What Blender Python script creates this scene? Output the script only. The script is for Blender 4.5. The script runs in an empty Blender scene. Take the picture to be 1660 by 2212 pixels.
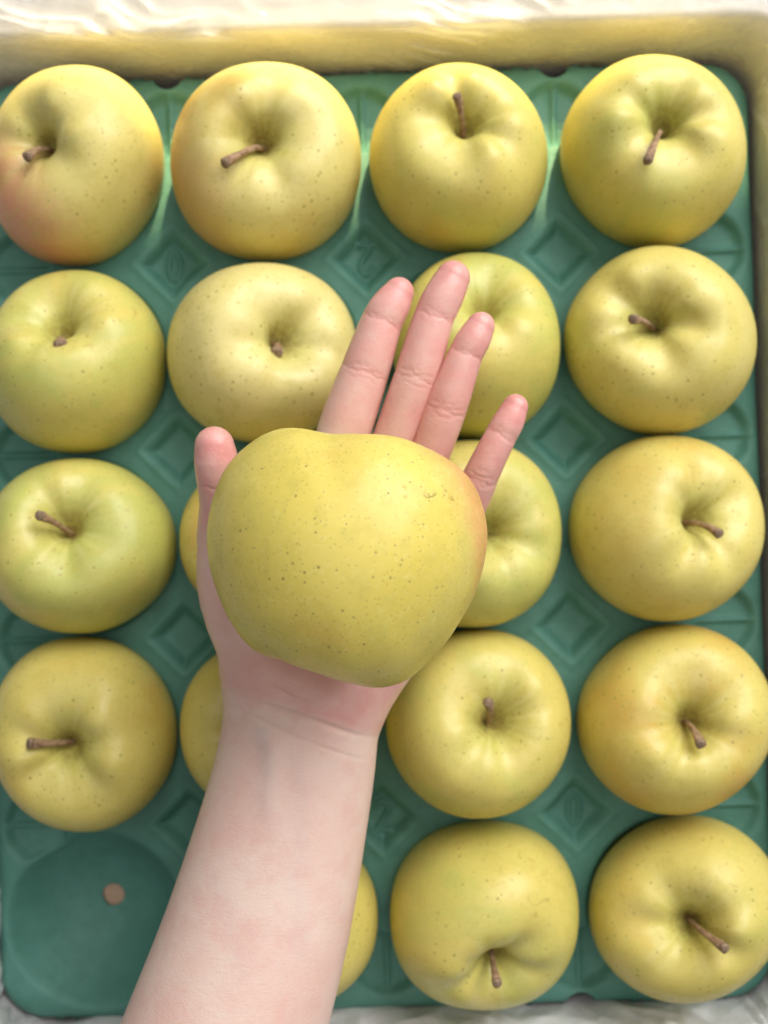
import bpy, bmesh, math, random
import numpy as np
from mathutils import Vector, noise as mnoise

# ------------------------------------------------------------------ camera, world, lamps, exposure
scene = bpy.context.scene
C = scene.collection
H = 0.433            # camera height above the table, metres
F = 1827.0           # focal length in units of a 1660 wide picture

cam_d = bpy.data.cameras.new('camera')
cam = bpy.data.objects.new('camera', cam_d); C.objects.link(cam)
cam.location = (0, 0, H)
cam_d.sensor_fit = 'HORIZONTAL'; cam_d.sensor_width = 36.0
cam_d.lens = 36.0 * F / 1660.0
cam_d.clip_start = 0.01; cam_d.clip_end = 20.0
cam_d.dof.use_dof = True; cam_d.dof.focus_distance = 0.268; cam_d.dof.aperture_fstop = 10.5
scene.camera = cam

world = bpy.data.worlds.new('World'); scene.world = world; world.use_nodes = True
bg = world.node_tree.nodes['Background']
bg.inputs['Color'].default_value = (1.0, 0.985, 0.965, 1); bg.inputs['Strength'].default_value = 0.13

def look(o, target):
    o.rotation_euler = (Vector(target) - o.location).to_track_quat('-Z', 'Y').to_euler()

ld = bpy.data.lights.new('window_light', 'AREA'); ld.shape = 'RECTANGLE'; ld.size = 1.1; ld.size_y = 0.9
ld.energy = 21.0; ld.color = (1.0, 0.985, 0.96)
lo = bpy.data.objects.new('window_light', ld); C.objects.link(lo); lo.location = (0.55, 0.80, 0.80); look(lo, (0, 0, 0.05))

cd_ = bpy.data.lights.new('ceiling_light', 'AREA'); cd_.shape = 'RECTANGLE'; cd_.size = 1.5; cd_.size_y = 1.5
cd_.energy = 7.2; cd_.color = (1.0, 0.99, 0.97)
co_ = bpy.data.objects.new('ceiling_light', cd_); C.objects.link(co_); co_.location = (0.10, 0.10, 1.35); look(co_, (0.0, 0.0, 0.05))

sd_ = bpy.data.lights.new('sunbeam', 'SPOT'); sd_.energy = 165.0; sd_.color = (1.0, 0.80, 0.40)
sd_.spot_size = math.radians(27); sd_.spot_blend = 0.30; sd_.shadow_soft_size = 0.015
so = bpy.data.objects.new('sunbeam', sd_); C.objects.link(so); so.location = (0.22, 0.90, 0.80)
bz = (so.location - Vector((-0.04, 0.182, 0.06))).normalized()          # the beam is a wide, flat slot, level with the far wall
bx = (Vector((1, 0.03, 0)) - bz * bz.dot(Vector((1, 0.03, 0)))).normalized()
from mathutils import Matrix
so.rotation_euler = Matrix((bx, bz.cross(bx), bz)).transposed().to_euler()
so.scale = (1.0, 0.064, 1.0)

vs = scene.view_settings
vs.view_transform = 'Standard'; vs.look = 'None'; vs.exposure = 0.0; vs.gamma = 1.0; vs.use_curve_mapping = False
scene.cycles.max_bounces = 6; scene.cycles.transparent_max_bounces = 16
scene.cycles.caustics_reflective = False; scene.cycles.caustics_refractive = False
scene.cycles.use_denoising = True

# ------------------------------------------------------------------ helpers
def P(px, py, z):
    """point at height z seen at (px, py) of the 1660 x 2212 picture"""
    s = (H - z) / F
    return np.array([(px - 830.0) * s, -(py - 1106.0) * s, z])

def c2v(cx, cy):
    return 374.3 + cx / 1.97, 514.6 + cy / 1.97

def mesh_obj(name, verts, faces, mat=None, parent=None, smooth=True, loc=None):
    me = bpy.data.meshes.new(name)
    me.from_pydata([tuple(map(float, v)) for v in verts], [], [tuple(map(int, f)) for f in faces])
    me.update()
    if smooth: me.polygons.foreach_set('use_smooth', [True] * len(me.polygons))
    if mat: me.materials.append(mat)
    o = bpy.data.objects.new(name, me); C.objects.link(o)
    if parent: o.parent = parent
    if loc is not None: o.location = loc
    return o

def empty(name, loc, label, cat, group=None):
    o = bpy.data.objects.new(name, None); C.objects.link(o); o.location = loc
    o.empty_display_size = 0.02
    o['label'] = label; o['category'] = cat
    if group: o['group'] = group
    return o

def fattr(me, name, arr):
    a = me.attributes.new(name, 'FLOAT', 'POINT'); a.data.foreach_set('value', np.asarray(arr, dtype=np.float32))

class NT:
    """small node-tree builder"""
    def __init__(self, name):
        self.mat = bpy.data.materials.new(name); self.mat.use_nodes = True
        self.t = self.mat.node_tree; self.n = self.t.nodes; self.n.clear()
        self.out = self.n.new('ShaderNodeOutputMaterial')
    def node(self, typ, ins=None, **kw):
        nd = self.n.new(typ)
        for k, v in kw.items(): setattr(nd, k, v)
        for k, v in (ins or {}).items():
            s = nd.inputs[k]
            if hasattr(v, 'links') or isinstance(v, bpy.types.NodeSocket): self.t.links.new(v, s)
            else: s.default_value = v
        return nd
    def link(self, a, b): self.t.links.new(a, b)
    def math(self, op, a, b=0.0, clamp=False):
        return self.node('ShaderNodeMath', {0: a, 1: b}, operation=op, use_clamp=clamp).outputs[0]
    def mix(self, fac, a, b, blend='MIX'):
        nd = self.n.new('ShaderNodeMix'); nd.data_type = 'RGBA'; nd.blend_type = blend
        for i, v in ((0, fac), (6, a), (7, b)):
            s = nd.inputs[i]
            if isinstance(v, bpy.types.NodeSocket): self.t.links.new(v, s)
            else: s.default_value = v if i == 0 else (v[0], v[1], v[2], 1.0)
        return nd.outputs[2]
    def ramp(self, v, lo, hi, a=0.0, b=1.0, smooth=True):
        nd = self.node('ShaderNodeMapRange', {'Value': v, 'From Min': lo, 'From Max': hi, 'To Min': a, 'To Max': b})
        nd.interpolation_type = 'SMOOTHSTEP' if smooth else 'LINEAR'; nd.clamp = True
        return nd.outputs[0]
    def coord(self, which='Object', off=(0, 0, 0), scale=(1, 1, 1)):
        tc = self.node('ShaderNodeTexCoord')
        mp = self.node('ShaderNodeMapping', {'Vector': tc.outputs[which], 'Location': off, 'Scale': scale})
        return mp.outputs[0]
    def noise(self, v, scale, detail=3.0, rough=0.5, dist=0.0):
        return self.node('ShaderNodeTexNoise', {'Vector': v, 'Scale': scale, 'Detail': detail, 'Roughness': rough, 'Distortion': dist}).outputs[0]
    def attr(self, name):
        return self.node('ShaderNodeAttribute', attribute_name=name).outputs['Fac']

# ------------------------------------------------------------------ materials
def mat_tray():
    m = NT('green_pulp'); v = m.coord()
    n1 = m.noise(v, 18, 4, 0.55); n2 = m.noise(v, 900, 4, 0.7); n3 = m.noise(v, 160, 4, 0.6)
    col = m.mix(m.ramp(n1, 0.35, 0.7), (0.072, 0.215, 0.172), (0.104, 0.275, 0.228))
    col = m.mix(m.ramp(n3, 0.35, 0.75, 0, 0.5), col, (0.062, 0.190, 0.145))
    col = m.mix(m.ramp(n2, 0.56, 0.75, 0, 0.35), col, (0.14, 0.31, 0.26))
    h = m.math('ADD', m.math('MULTIPLY', n2, 0.5), n3)
    b = m.node('ShaderNodeBump', {'Height': h, 'Strength': 0.7, 'Distance': 0.0008})
    s = m.node('ShaderNodeBsdfPrincipled', {'Base Color': col, 'Roughness': 0.55, 'Normal': b.outputs[0], 'Specular IOR Level': 0.45})
    m.link(s.outputs[0], m.out.inputs[0]); return m.mat

def mat_simple(name, c1, c2, scale, rough=0.7, bump=0.3, dist=0.0005, stretch=(1, 1, 1), spec=0.4):
    m = NT(name); v = m.coord(scale=stretch)
    n1 = m.noise(v, scale, 5, 0.6); n2 = m.noise(v, scale * 6, 4, 0.6)
    col = m.mix(m.ramp(n1, 0.3, 0.7), c1, c2)
    col = m.mix(m.ramp(n2, 0.45, 0.75, 0, 0.35), col, c1)
    b = m.node('ShaderNodeBump', {'Height': m.math('ADD', n1, m.math('MULTIPLY', n2, 0.5)), 'Strength': bump, 'Distance': dist})
    s = m.node('ShaderNodeBsdfPrincipled', {'Base Color': col, 'Roughness': rough, 'Normal': b.outputs[0], 'Specular IOR Level': spec})
    m.link(s.outputs[0], m.out.inputs[0]); return m.mat

def mat_film():
    m = NT('clear_plastic_film'); v = m.coord()
    n1 = m.noise(v, 38, 3, 0.5, 0.8); n2 = m.noise(v, 120, 2, 0.5, 0.4)
    wv = m.node('ShaderNodeVectorMath', {0: v, 1: m.node('ShaderNodeVectorMath', {0: m.node('ShaderNodeTexNoise', {'Vector': v, 'Scale': 45.0, 'Detail': 2.0}).outputs['Color'], 1: (0.016, 0.016, 0.016)}, operation='MULTIPLY').outputs[0]}, operation='ADD').outputs[0]
    vr = m.node('ShaderNodeTexVoronoi', {'Vector': wv, 'Scale': 62.0}).outputs['Distance']
    b = m.node('ShaderNodeBump', {'Height': m.math('ADD', m.math('MULTIPLY', n1, 0.6), vr), 'Strength': 0.38, 'Distance': 0.006})
    lw = m.node('ShaderNodeLayerWeight', {'Blend': 0.35, 'Normal': b.outputs[0]})
    milk = m.attr('milky')
    fac = m.math('ADD', m.ramp(lw.outputs['Facing'], 0.1, 1.0, 0.05, 0.50), m.math('MULTIPLY', milk, m.ramp(n1, 0.3, 0.75, 0.55, 1.0)), clamp=True)
    tr = m.node('ShaderNodeBsdfTransparent', {'Color': (0.97, 0.975, 0.98, 1)})
    d = m.node('ShaderNodeBsdfPrincipled', {'Base Color': (0.97, 0.975, 0.99, 1), 'Roughness': 0.12, 'Normal': b.outputs[0], 'Specular IOR Level': 0.7})
    tl = m.node('ShaderNodeBsdfTranslucent', {'Color': (0.88, 0.89, 0.92, 1), 'Normal': b.outputs[0]})
    mx0 = m.node('ShaderNodeMixShader', {0: 0.2, 1: d.outputs[0], 2: tl.outputs[0]})
    mx = m.node('ShaderNodeMixShader', {0: fac, 1: tr.outputs[0], 2: mx0.outputs[0]})
    m.link(mx.outputs[0], m.out.inputs[0]); return m.mat

def mat_apple(seed, green=0.4, orange=0.2, pale=0.0, blush=None, held=False):
    rnd = random.Random(seed)
    off = (rnd.uniform(-5, 5), rnd.uniform(-5, 5), rnd.uniform(-5, 5))
    m = NT('apple_skin')
    v = m.coord(off=off); raw = m.coord()
    nb = m.noise(v, 24, 4, 0.58, 0.6); nb2 = m.noise(m.coord(off=(off[1], off[2], off[0])), 34, 3, 0.5)
    yellow = (0.655, 0.545, 0.140) if not held else (0.69, 0.56, 0.115); grn = (0.50, 0.505, 0.125); org = (0.62, 0.410, 0.085); cream = (0.74, 0.64, 0.27)
    base = m.mix(pale, yellow, cream)
    col = m.mix(m.ramp(nb, 0.62 - 0.45 * green, 0.92 - 0.45 * green, 0, min(1.0, 0.45 + green)), base, grn)
    col = m.mix(m.ramp(nb2, 0.66 - 0.40 * orange, 0.98 - 0.40 * orange, 0, min(1.0, 0.35 + orange)), col, org)
    # green throat and russet floor of the stem cavity
    col = m.mix(m.math('MULTIPLY', m.attr('throat'), 0.50), col, (0.40, 0.45, 0.10))
    col = m.mix(m.math('MULTIPLY', m.attr('russet'), m.ramp(m.noise(v, 300, 4, 0.6), 0.35, 0.62)), col, (0.24, 0.15, 0.05))
    if blush:
        (bx, by, bz), lo, hi, amt, bcol = blush
        dv = Vector((bx, by, bz)).normalized()
        nrm = m.node('ShaderNodeVectorMath', {0: raw}, operation='NORMALIZE').outputs[0]
        dt = m.node('ShaderNodeVectorMath', {0: nrm, 1: tuple(dv)}, operation='DOT_PRODUCT').outputs['Value']
        dt = m.math('ADD', dt, m.math('MULTIPLY', m.math('SUBTRACT', m.noise(v, 60, 5, 0.6), 0.5), 0.35))
        col = m.mix(m.ramp(dt, lo, hi, 0, amt), col, bcol)
    st = m.math('MULTIPLY', m.attr('streak'), m.ramp(m.noise(v, 90, 4, 0.6), 0.3, 0.7, 0.6, 1.2))
    col = m.mix(m.math('MULTIPLY', st, 0.40, clamp=True), col, (0.76, 0.68, 0.30))
    # fine pale mottling of the skin
    nf = m.noise(v, 520, 5, 0.68, 0.6)
    col = m.mix(m.ramp(nf, 0.50, 0.72, 0, 0.36 if held else 0.18), col, (0.80, 0.70, 0.27))
    nf2 = m.noise(v, 150, 5, 0.65)
    col = m.mix(m.ramp(nf2, 0.46, 0.78, 0, 0.50), col, (0.52, 0.43, 0.085))
    # lenticels
    vo = m.node('ShaderNodeTexVoronoi', {'Vector': v, 'Scale': 310.0 if held else 290.0, 'Randomness': 1.0})
    dist = vo.outputs['Distance']; cr = m.node('ShaderNodeSeparateColor', {0: vo.outputs['Color']}).outputs[0]
    rad = m.ramp(cr, 0.0, 1.0, 0.07, 0.17 if held else 0.25, smooth=False)
    dn = m.math('DIVIDE', dist, rad)
    halo = m.ramp(dn, 0.8, 1.9, 0.30, 0.0)
    spot = m.ramp(dn, 0.55 if held else 0.3, 1.0 if held else 1.15, 1.0, 0.0)
    col = m.mix(halo, col, (0.60, 0.56, 0.16))
    col = m.mix(m.math('MULTIPLY', m.math('MULTIPLY', spot, m.ramp(m.noise(v, 45, 2, 0.5), 0.35, 0.6, 0.55, 1.0)), 0.90 if held else 0.85), col, (0.27, 0.185, 0.04) if held else (0.34, 0.25, 0.05))
    vo2 = m.node('ShaderNodeTexVoronoi', {'Vector': v, 'Scale': 640.0 if held else 560.0}).outputs['Distance']
    col = m.mix(m.math('MULTIPLY', m.ramp(vo2, 0.10, 0.24, 1.0, 0.0), 0.55 if held else 0.35), col, (0.36, 0.27, 0.06))
    # a few russet flecks
    nr = m.noise(v, 120, 4, 0.6, 1.2); nr2 = m.noise(v, 22, 2, 0.5)
    fl = m.math('MULTIPLY', m.ramp(nr, 0.62, 0.70), m.ramp(nr2, 0.50, 0.62))
    col = m.mix(m.math('MULTIPLY', fl, 0.10 if held else 0.35), col, (0.36, 0.22, 0.05))
    hgt = m.math('ADD', m.math('MULTIPLY', nf, 0.25), m.math('MULTIPLY', spot, -0.5))
    hgt = m.math('ADD', hgt, m.math('MULTIPLY', nf2, 0.35))
    b = m.node('ShaderNodeBump', {'Height': hgt, 'Strength': 0.35 if held else 0.22, 'Distance': 0.0004})
    ro = m.ramp(nf2, 0.3, 0.7, 0.40, 0.54)
    s = m.node('ShaderNodeBsdfPrincipled', {'Base Color': col, 'Roughness': ro, 'Normal': b.outputs[0], 'Specular IOR Level': 0.42,
               'Coat Weight': 0.22, 'Coat Roughness': 0.24, 'Coat Normal': b.outputs[0], 'Subsurface Weight': 0.10 if held else 0.0, 'Subsurface Radius': (1.0, 0.7, 0.2), 'Subsurface Scale': 0.004})
    m.link(s.outputs[0], m.out.inputs[0]); return m.mat

def mat_skin():
    m = NT('skin'); v = m.coord()
    n1 = m.noise(v, 24, 5, 0.6); n2 = m.noise(v, 160, 4, 0.6); n3 = m.noise(v, 1300, 3, 0.6); nm = m.noise(v, 75, 5, 0.68)
    tc = m.node('ShaderNodeTexCoord')
    rot = m.node('ShaderNodeMapping', {'Vector': tc.outputs['Object'], 'Rotation': (0, 0, math.radians(20)), 'Scale': (260.0, 1500.0, 260.0)}).outputs[0]
    lines = m.noise(rot, 1.0, 3, 0.6, 0.6)                      # fine lines running across the limb
    col = m.mix(m.ramp(n1, 0.36, 0.66), (0.800, 0.610, 0.525), (0.770, 0.530, 0.455))
    col = m.mix(m.ramp(nm, 0.42, 0.70, 0, 0.60), col, (0.745, 0.455, 0.395))
    col = m.mix(m.ramp(n3, 0.55, 0.8, 0, 0.25), col, (0.84, 0.66, 0.585))
    pk = m.attr('pink'); pk = m.math('MULTIPLY', pk, m.ramp(m.noise(v, 110, 4, 0.62), 0.30, 0.68, 0.72, 1.15), clamp=True)
    col = m.mix(pk, col, (0.685, 0.285, 0.265))
    col = m.mix(m.ramp(lines, 0.56, 0.75, 0, 0.22), col, (0.62, 0.33, 0.28))
    col = m.mix(m.math('MULTIPLY', m.attr('crease'), 0.38), col, (0.60, 0.26, 0.21))
    col = m.mix(m.math('MULTIPLY', m.attr('vein'), 0.40), col, (0.44, 0.42, 0.46))
    spk = m.node('ShaderNodeTexVoronoi', {'Vector': v, 'Scale': 130.0})                      # rare small marks
    col = m.mix(m.math('MULTIPLY', m.ramp(spk.outputs['Distance'], 0.03, 0.08, 0.7, 0.0), m.ramp(m.node('ShaderNodeSeparateColor', {0: spk.outputs['Color']}).outputs[0], 0.93, 0.95)), col, (0.50, 0.24, 0.20))
    vo = m.node('ShaderNodeTexVoronoi', {'Vector': v, 'Scale': 1000.0})
    hgt = m.math('ADD', m.math('MULTIPLY', vo.outputs['Distance'], 0.25), m.math('MULTIPLY', n3, 0.30))
    hgt = m.math('ADD', hgt, m.math('MULTIPLY', n2, 0.30))
    hgt = m.math('ADD', hgt, m.math('MULTIPLY', lines, -0.55))
    b = m.node('ShaderNodeBump', {'Height': hgt, 'Strength': 0.32, 'Distance': 0.0006})
    s = m.node('ShaderNodeBsdfPrincipled', {'Base Color': col, 'Roughness': m.ramp(pk, 0, 0.8, 0.48, 0.30), 'Normal': b.outputs[0], 'Specular IOR Level': 0.45,
               'Subsurface Weight': 0.20, 'Subsurface Radius': (1.0, 0.35, 0.2), 'Subsurface Scale': 0.003})
    m.link(s.outputs[0], m.out.inputs[0]); return m.mat

def mat_water():
    m = NT('water')
    fr = m.node('ShaderNodeFresnel', {'IOR': 1.33})
    tr = m.node('ShaderNodeBsdfTransparent', {'Color': (0.99, 0.985, 0.96, 1)})
    gl = m.node('ShaderNodeBsdfGlossy', {'Roughness': 0.04})
    mx = m.node('ShaderNodeMixShader', {0: fr.outputs[0], 1: tr.outputs[0], 2: gl.outputs[0]})
    m.link(mx.outputs[0], m.out.inputs[0]); return m.mat

M_TRAY = mat_tray()
M_FOAM = mat_simple('white_foam', (0.60, 0.57, 0.54), (0.65, 0.62, 0.59), 260, 0.75, 0.25, 0.0006)
M_KRAFT = mat_simple('kraft_board', (0.50, 0.33, 0.23), (0.56, 0.38, 0.27), 90, 0.85, 0.3, 0.0004, (1, 5, 1))
M_TABLE = mat_simple('pale_table', (0.62, 0.60, 0.57), (0.68, 0.66, 0.63), 12, 0.6, 0.1)
M_STEM = mat_simple('stem_bark', (0.24, 0.140, 0.075), (0.52, 0.34, 0.21), 520, 0.75, 0.9, 0.0010, (1, 1, 0.35))
M_STEMTIP = mat_simple('stem_end', (0.16, 0.10, 0.06), (0.38, 0.27, 0.18), 900, 0.85, 0.7, 0.0005)
M_FILM = mat_film(); M_SKIN = mat_skin(); M_WATER = mat_water()

# ------------------------------------------------------------------ table, box, base board
TRAY_Z = 0.040
ROT = math.radians(1.7)                      # the box stands slightly turned
cR, sR = math.cos(ROT), math.sin(ROT)
PU, PV = 0.0899, 0.0868                      # pocket pitch
dz = P(371 + 1.5 * 0 + 415 + 15.5 * 1.5, 571 - 9 + 400 * 1.5, TRAY_Z - 0.003)  # middle of the pocket lattice
def T(u, v):                                 # tray plan -> world plan
    return dz[0] + u * cR - v * sR, dz[1] + u * sR + v * cR
UE, VT, VB = 1.5 * PU + 0.0468, 2 * PV + 0.0445, -(2 * PV + 0.0475)
def rr_sd(u, v, grow, rad):
    cu, cv = 0.0, (VT + VB) / 2
    hu, hv = UE + grow - rad, (VT - VB) / 2 + grow - rad
    qx, qy = np.abs(u - cu) - hu, np.abs(v - cv) - hv
    return np.hypot(np.maximum(qx, 0), np.maximum(qy, 0)) + np.minimum(np.maximum(qx, qy), 0) - rad

def rr_loop(grow, rad, n=12, per=24):
    """closed rounded-rectangle loop (tray plan), counter-clockwise"""
    cv = (VT + VB) / 2; hu, hv = UE + grow, (VT - VB) / 2 + grow
    pts = []
    cs = [(hu - rad, hv - rad, 0), (-hu + rad, hv - rad, 90), (-hu + rad, -hv + rad, 180), (hu - rad, -hv + rad, 270)]
    for k, (x, y, a0) in enumerate(cs):
        for i in range(n + 1):
            a = math.radians(a0 + 90 * i / n); pts.append((x + rad * math.cos(a), y + cv + rad * math.sin(a)))
        nx = cs[(k + 1) % 4]; a = math.radians(a0 + 90); b = pts[-1]
        e = (nx[0] + rad * math.cos(a), nx[1] + cv + rad * math.sin(a))
        for i in range(1, per): pts.append((b[0] + (e[0] - b[0]) * i / per, b[1] + (e[1] - b[1]) * i / per))
    return pts

bm = bmesh.new(); bmesh.ops.create_grid(bm, x_segments=2, y_segments=2, size=0.9)
me = bpy.data.meshes.new('table_top'); bm.to_mesh(me); bm.free(); me.materials.append(M_TABLE)
tb = bpy.data.objects.new('table_top', me); C.objects.link(tb); tb['kind'] = 'structure'; tb['label'] = 'pale table top under the box'
tb.location = (0, 0, -0.0125)

BOX_G, RIM_Z, WALL = 0.0045, 0.0675, 0.030
box = empty('packing_box', (dz[0], dz[1], -0.012), 'white foam packing box with rounded inner corner round the green tray', 'box')
prof = [(BOX_G + 0.0, 0.0005), (BOX_G + 0.0, RIM_Z - 0.0025), (BOX_G + 0.0007, RIM_Z - 0.0008), (BOX_G + 0.0025, RIM_Z),
        (BOX_G + 0.0105, RIM_Z), (BOX_G + 0.0125, RIM_Z + 0.0012), (BOX_G + WALL - 0.003, RIM_Z + 0.0012),
        (BOX_G + WALL - 0.0009, RIM_Z + 0.0003), (BOX_G + WALL, RIM_Z - 0.002), (BOX_G + WALL, -0.011), (BOX_G + 0.001, -0.011)]
V_, F_ = [], []
for g, z in prof:
    for (u, v) in rr_loop(g, 0.012 + max(0, g)):
        x, y = T(u, v); V_.append((x - dz[0], y - dz[1], z + 0.012))
n = len(V_) // len(prof)
for k in range(len(prof)):
    k2 = (k + 1) % len(prof)
    for i in range(n):
        j = (i + 1) % n; F_.append((k * n + i, k2 * n + i, k2 * n + j, k * n + j))
mesh_obj('wall', V_, F_, M_FOAM, box)
loop = [T(u, v) for u, v in rr_loop(BOX_G - 0.0003, 0.012)]
fz0, fz1 = 0.001, 0.0232
V_ = [(x - dz[0], y - dz[1], fz1) for x, y in loop] + [(x - dz[0], y - dz[1], fz0) for x, y in loop]
n = len(loop)
F_ = [tuple(range(n)), tuple(range(2 * n - 1, n - 1, -1))] + [(i, n + i, n + (i + 1) % n, (i + 1) % n) for i in range(n)]
mesh_obj('floor', V_, F_, M_FOAM, box, smooth=False)
board = mesh_obj('cardboard_sheet', [(x * 0.998, y * 0.998, (0.0124 if k == 0 else 0.0114)) for k in (0, 1) for (x, y) in [(a - dz[0], b - dz[1]) for a, b in loop]], F_, M_KRAFT, smooth=False, loc=(dz[0], dz[1], 0.0))
board['label'] = 'brown cardboard sheet lying under the green tray'; board['category'] = 'cardboard'

# ------------------------------------------------------------------ moulded tray
def build_tray():
    st = 0.0008
    us = np.arange(-UE - st, UE + 2 * st, st); vsr = np.arange(VB - st, VT + 2 * st, st)
    U, V = np.meshgrid(us, vsr, indexing='ij')
    cups = [((j - 1.5) * PU, (2 - i) * PV) for i in range(5) for j in range(4)]
    rng = np.random.default_rng(3)
    def outline(U, V):
        sd = rr_sd(U, V, 0.0, 0.022)
        for j in (-1, 1):
            for ve, s in ((VT, 1), (VB, -1)):
                sd = np.maximum(sd, 0.0072 - np.hypot(U - j * PU, V - ve - s * 0.0005))
        for cu, cv in cups:
            sd = np.maximum(sd, 0.0055 - np.hypot(U - cu, V - cv))
        return sd
    def smin(a, b, k):
        h = np.maximum(k - np.abs(a - b), 0) / k
        return np.minimum(a, b) - h * h * k * 0.25
    def height(U, V):
        Z = np.full(U.shape, TRAY_Z)
        # low swell so that the ridges are not dead flat
        Z = Z + 0.0006 * np.sin(U * 71 + 1.3) * np.sin(V * 63 + 0.4)
        # diamond recesses between four cups
        for i in range(4):
            for j in range(3):
                a, b = (j - 1) * PU, (1.5 - i) * PV
                du, dv = np.abs(U - a), np.abs(V - b)
                # rounded diamond distance
                d = (du + dv) / math.sqrt(2) - 0.0098
                d = np.where((du + dv) < 0.05, d, 1.0)
                w = 1 / (1 + np.exp(np.clip((d + 0.0006) / 0.00085, -40, 40)))
                Z = Z - 0.0052 * w
                Z = Z + 0.0008 * np.exp(-((d - 0.0032) / 0.0018) ** 2)
        # D-shaped pockets along the edges
        def pocket(a, b, nu, nv):
            nonlocal Z
            x = (U - a) * nu + (V - b) * nv; y = (U - a) * (-nv) + (V - b) * nu
            d = np.maximum(np.hypot(x * 0.9, y) - 0.0165, np.abs(y) - 0.0145 + 0.35 * np.maximum(-x, 0))
            d = np.maximum(d, -x - 0.009)
            w = 1 / (1 + np.exp(np.clip(d / 0.0008, -40, 40)))
            rib = np.exp(-(y / 0.0012) ** 2)
            Z = Z - (0.0055 - 0.0022 * rib) * w
        for i in range(4):
            for s in (-1, 1): pocket(s * (UE - 0.0245), (1.5 - i) * PV, s, 0)
        for j in range(3):
            pocket((j - 1) * PU, VT - 0.0275, 0, 1); pocket((j - 1) * PU, VB + 0.0275, 0, -1)
        # numerals: 20 at the near end, the same turned round at the far end
        def stroke(pts, a, b, rot):
            nonlocal Z
            best = np.full(U.shape, 1.0)
            near = (np.abs(U - a) < 0.012) & (np.abs(V - b) < 0.012)
            u0, v0 = U[near] - a, V[near] - b
            dd = np.full(u0.shape, 1.0)
            P2 = [((x * 0.0044) * rot, (y * 0.0070) * rot) for x, y in pts]
            for (x0, y0), (x1, y1) in zip(P2[:-1], P2[1:]):
                L = (x1 - x0) ** 2 + (y1 - y0) ** 2 + 1e-12
                t = np.clip(((u0 - x0) * (x1 - x0) + (v0 - y0) * (y1 - y0)) / L, 0, 1)
                dd = np.minimum(dd, np.hypot(u0 - x0 - t * (x1 - x0), v0 - y0 - t * (y1 - y0)))
            best[near] = dd
            Z = Z + 0.0024 * np.exp(-(best / 0.0010) ** 2)
        zero = [(0.62 * math.cos(a), math.sin(a)) for a in np.linspace(0, 2 * math.pi, 25)]
        two = [(-0.6, 0.55)] + [(0.66 * math.cos(a), 0.45 + 0.52 * math.sin(a)) for a in np.linspace(2.7, -0.55, 12)] + [(-0.7, -1.0), (0.75, -1.0)]
        stroke(two, 0.0, -1.5 * PV, 1); stroke(zero, PU, -1.5 * PV, 1)
        stroke(two, 0.0, 1.5 * PV, -1); stroke(zero, -PU, 1.5 * PV, -1)
        # cups
        for cu, cv in cups:
            r = np.hypot(U - cu, V - cv)
            R, D = 0.0408, 0.0262
            x = np.clip(r / R, 0, 2)
            bowl = TRAY_Z - D * np.clip(1 - x ** 2.5, -3, 1) ** 0.92 if False else TRAY_Z - D * np.where(x < 1, (1 - np.minimum(x, 1) ** 2.6), -(x - 1) * 3.2)
            Z = smin(Z, bowl, 0.0028)
        # edge rolls over
        e = np.clip(-outline(U, V), 0, 1)
        rimd = np.clip(-rr_sd(U, V, 0.0, 0.022), 0, 1)
        Z = Z - 0.0050 * np.exp(-(rimd / 0.0022))
        return Z
    sd = outline(U, V)
    e = 1e-5
    gx = (outline(U + e, V) - outline(U - e, V)) / (2 * e); gy = (outline(U, V + e) - outline(U, V - e)) / (2 * e)
    mv = np.where(sd > 0, sd, 0.0); mv = np.minimum(mv, 0.0014)
    U2, V2 = U - gx * mv, V - gy * mv
    Z = height(U2, V2)
    Z = Z + rng.normal(0, 0.00003, Z.shape)
    ok = sd < 0
    keepf = (ok[:-1, :-1] | ok[1:, :-1] | ok[1:, 1:] | ok[:-1, 1:])
    idx = np.arange(U.size).reshape(U.shape)
    fa = np.stack([idx[:-1, :-1][keepf], idx[1:, :-1][keepf], idx[1:, 1:][keepf], idx[:-1, 1:][keepf]], 1)
    used = np.unique(fa); remap = -np.ones(U.size, int); remap[used] = np.arange(len(used))
    X = dz[0] + U2 * cR - V2 * sR; Y = dz[1] + U2 * sR + V2 * cR
    verts = np.stack([X.ravel(), Y.ravel(), Z.ravel()], 1)[used]
    o0 = np.array([dz[0], dz[1], 0.0125])
    o = mesh_obj('apple_tray', verts - o0, remap[fa], M_TRAY, loc=o0)
    so_ = o.modifiers.new('thickness', 'SOLIDIFY'); so_.thickness = 0.0011; so_.offset = -1
    o['label'] = 'dark green moulded pulp tray with round cups, numerals and one empty cup'; o['category'] = 'tray'
    return o
build_tray()

# ------------------------------------------------------------------ apples
PROF = [(0.0, 0.36), (0.04, 0.37), (0.080, 0.43), (0.135, 0.54), (0.21, 0.648), (0.32, 0.735), (0.45, 0.776), (0.60, 0.758),
        (0.77, 0.655), (0.90, 0.475), (0.975, 0.24), (1.0, 0.0), (0.965, -0.26), (0.87, -0.52), (0.72, -0.72), (0.55, -0.835),
        (0.40, -0.865), (0.28, -0.845), (0.17, -0.79), (0.08, -0.735), (0.0, -0.72)]
def catmull(pts, m):
    p = np.array([[-pts[1][0], pts[1][1]]] + list(pts) + [[-pts[-2][0], pts[-2][1]]], float)
    out = []
    N = len(pts) - 1
    for q in np.linspace(0, N, m):
        k = min(int(q), N - 1); t = q - k
        a, b, c, d = p[k], p[k + 1], p[k + 2], p[k + 3]
        out.append(0.5 * ((2 * b) + (-a + c) * t + (2 * a - 5 * b + 4 * c - d) * t * t + (-a + 3 * b - 3 * c + d) * t ** 3))
    return np.array(out)
RINGS, SEG = 80, 112
CURVE = catmull(PROF, RINGS)
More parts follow.
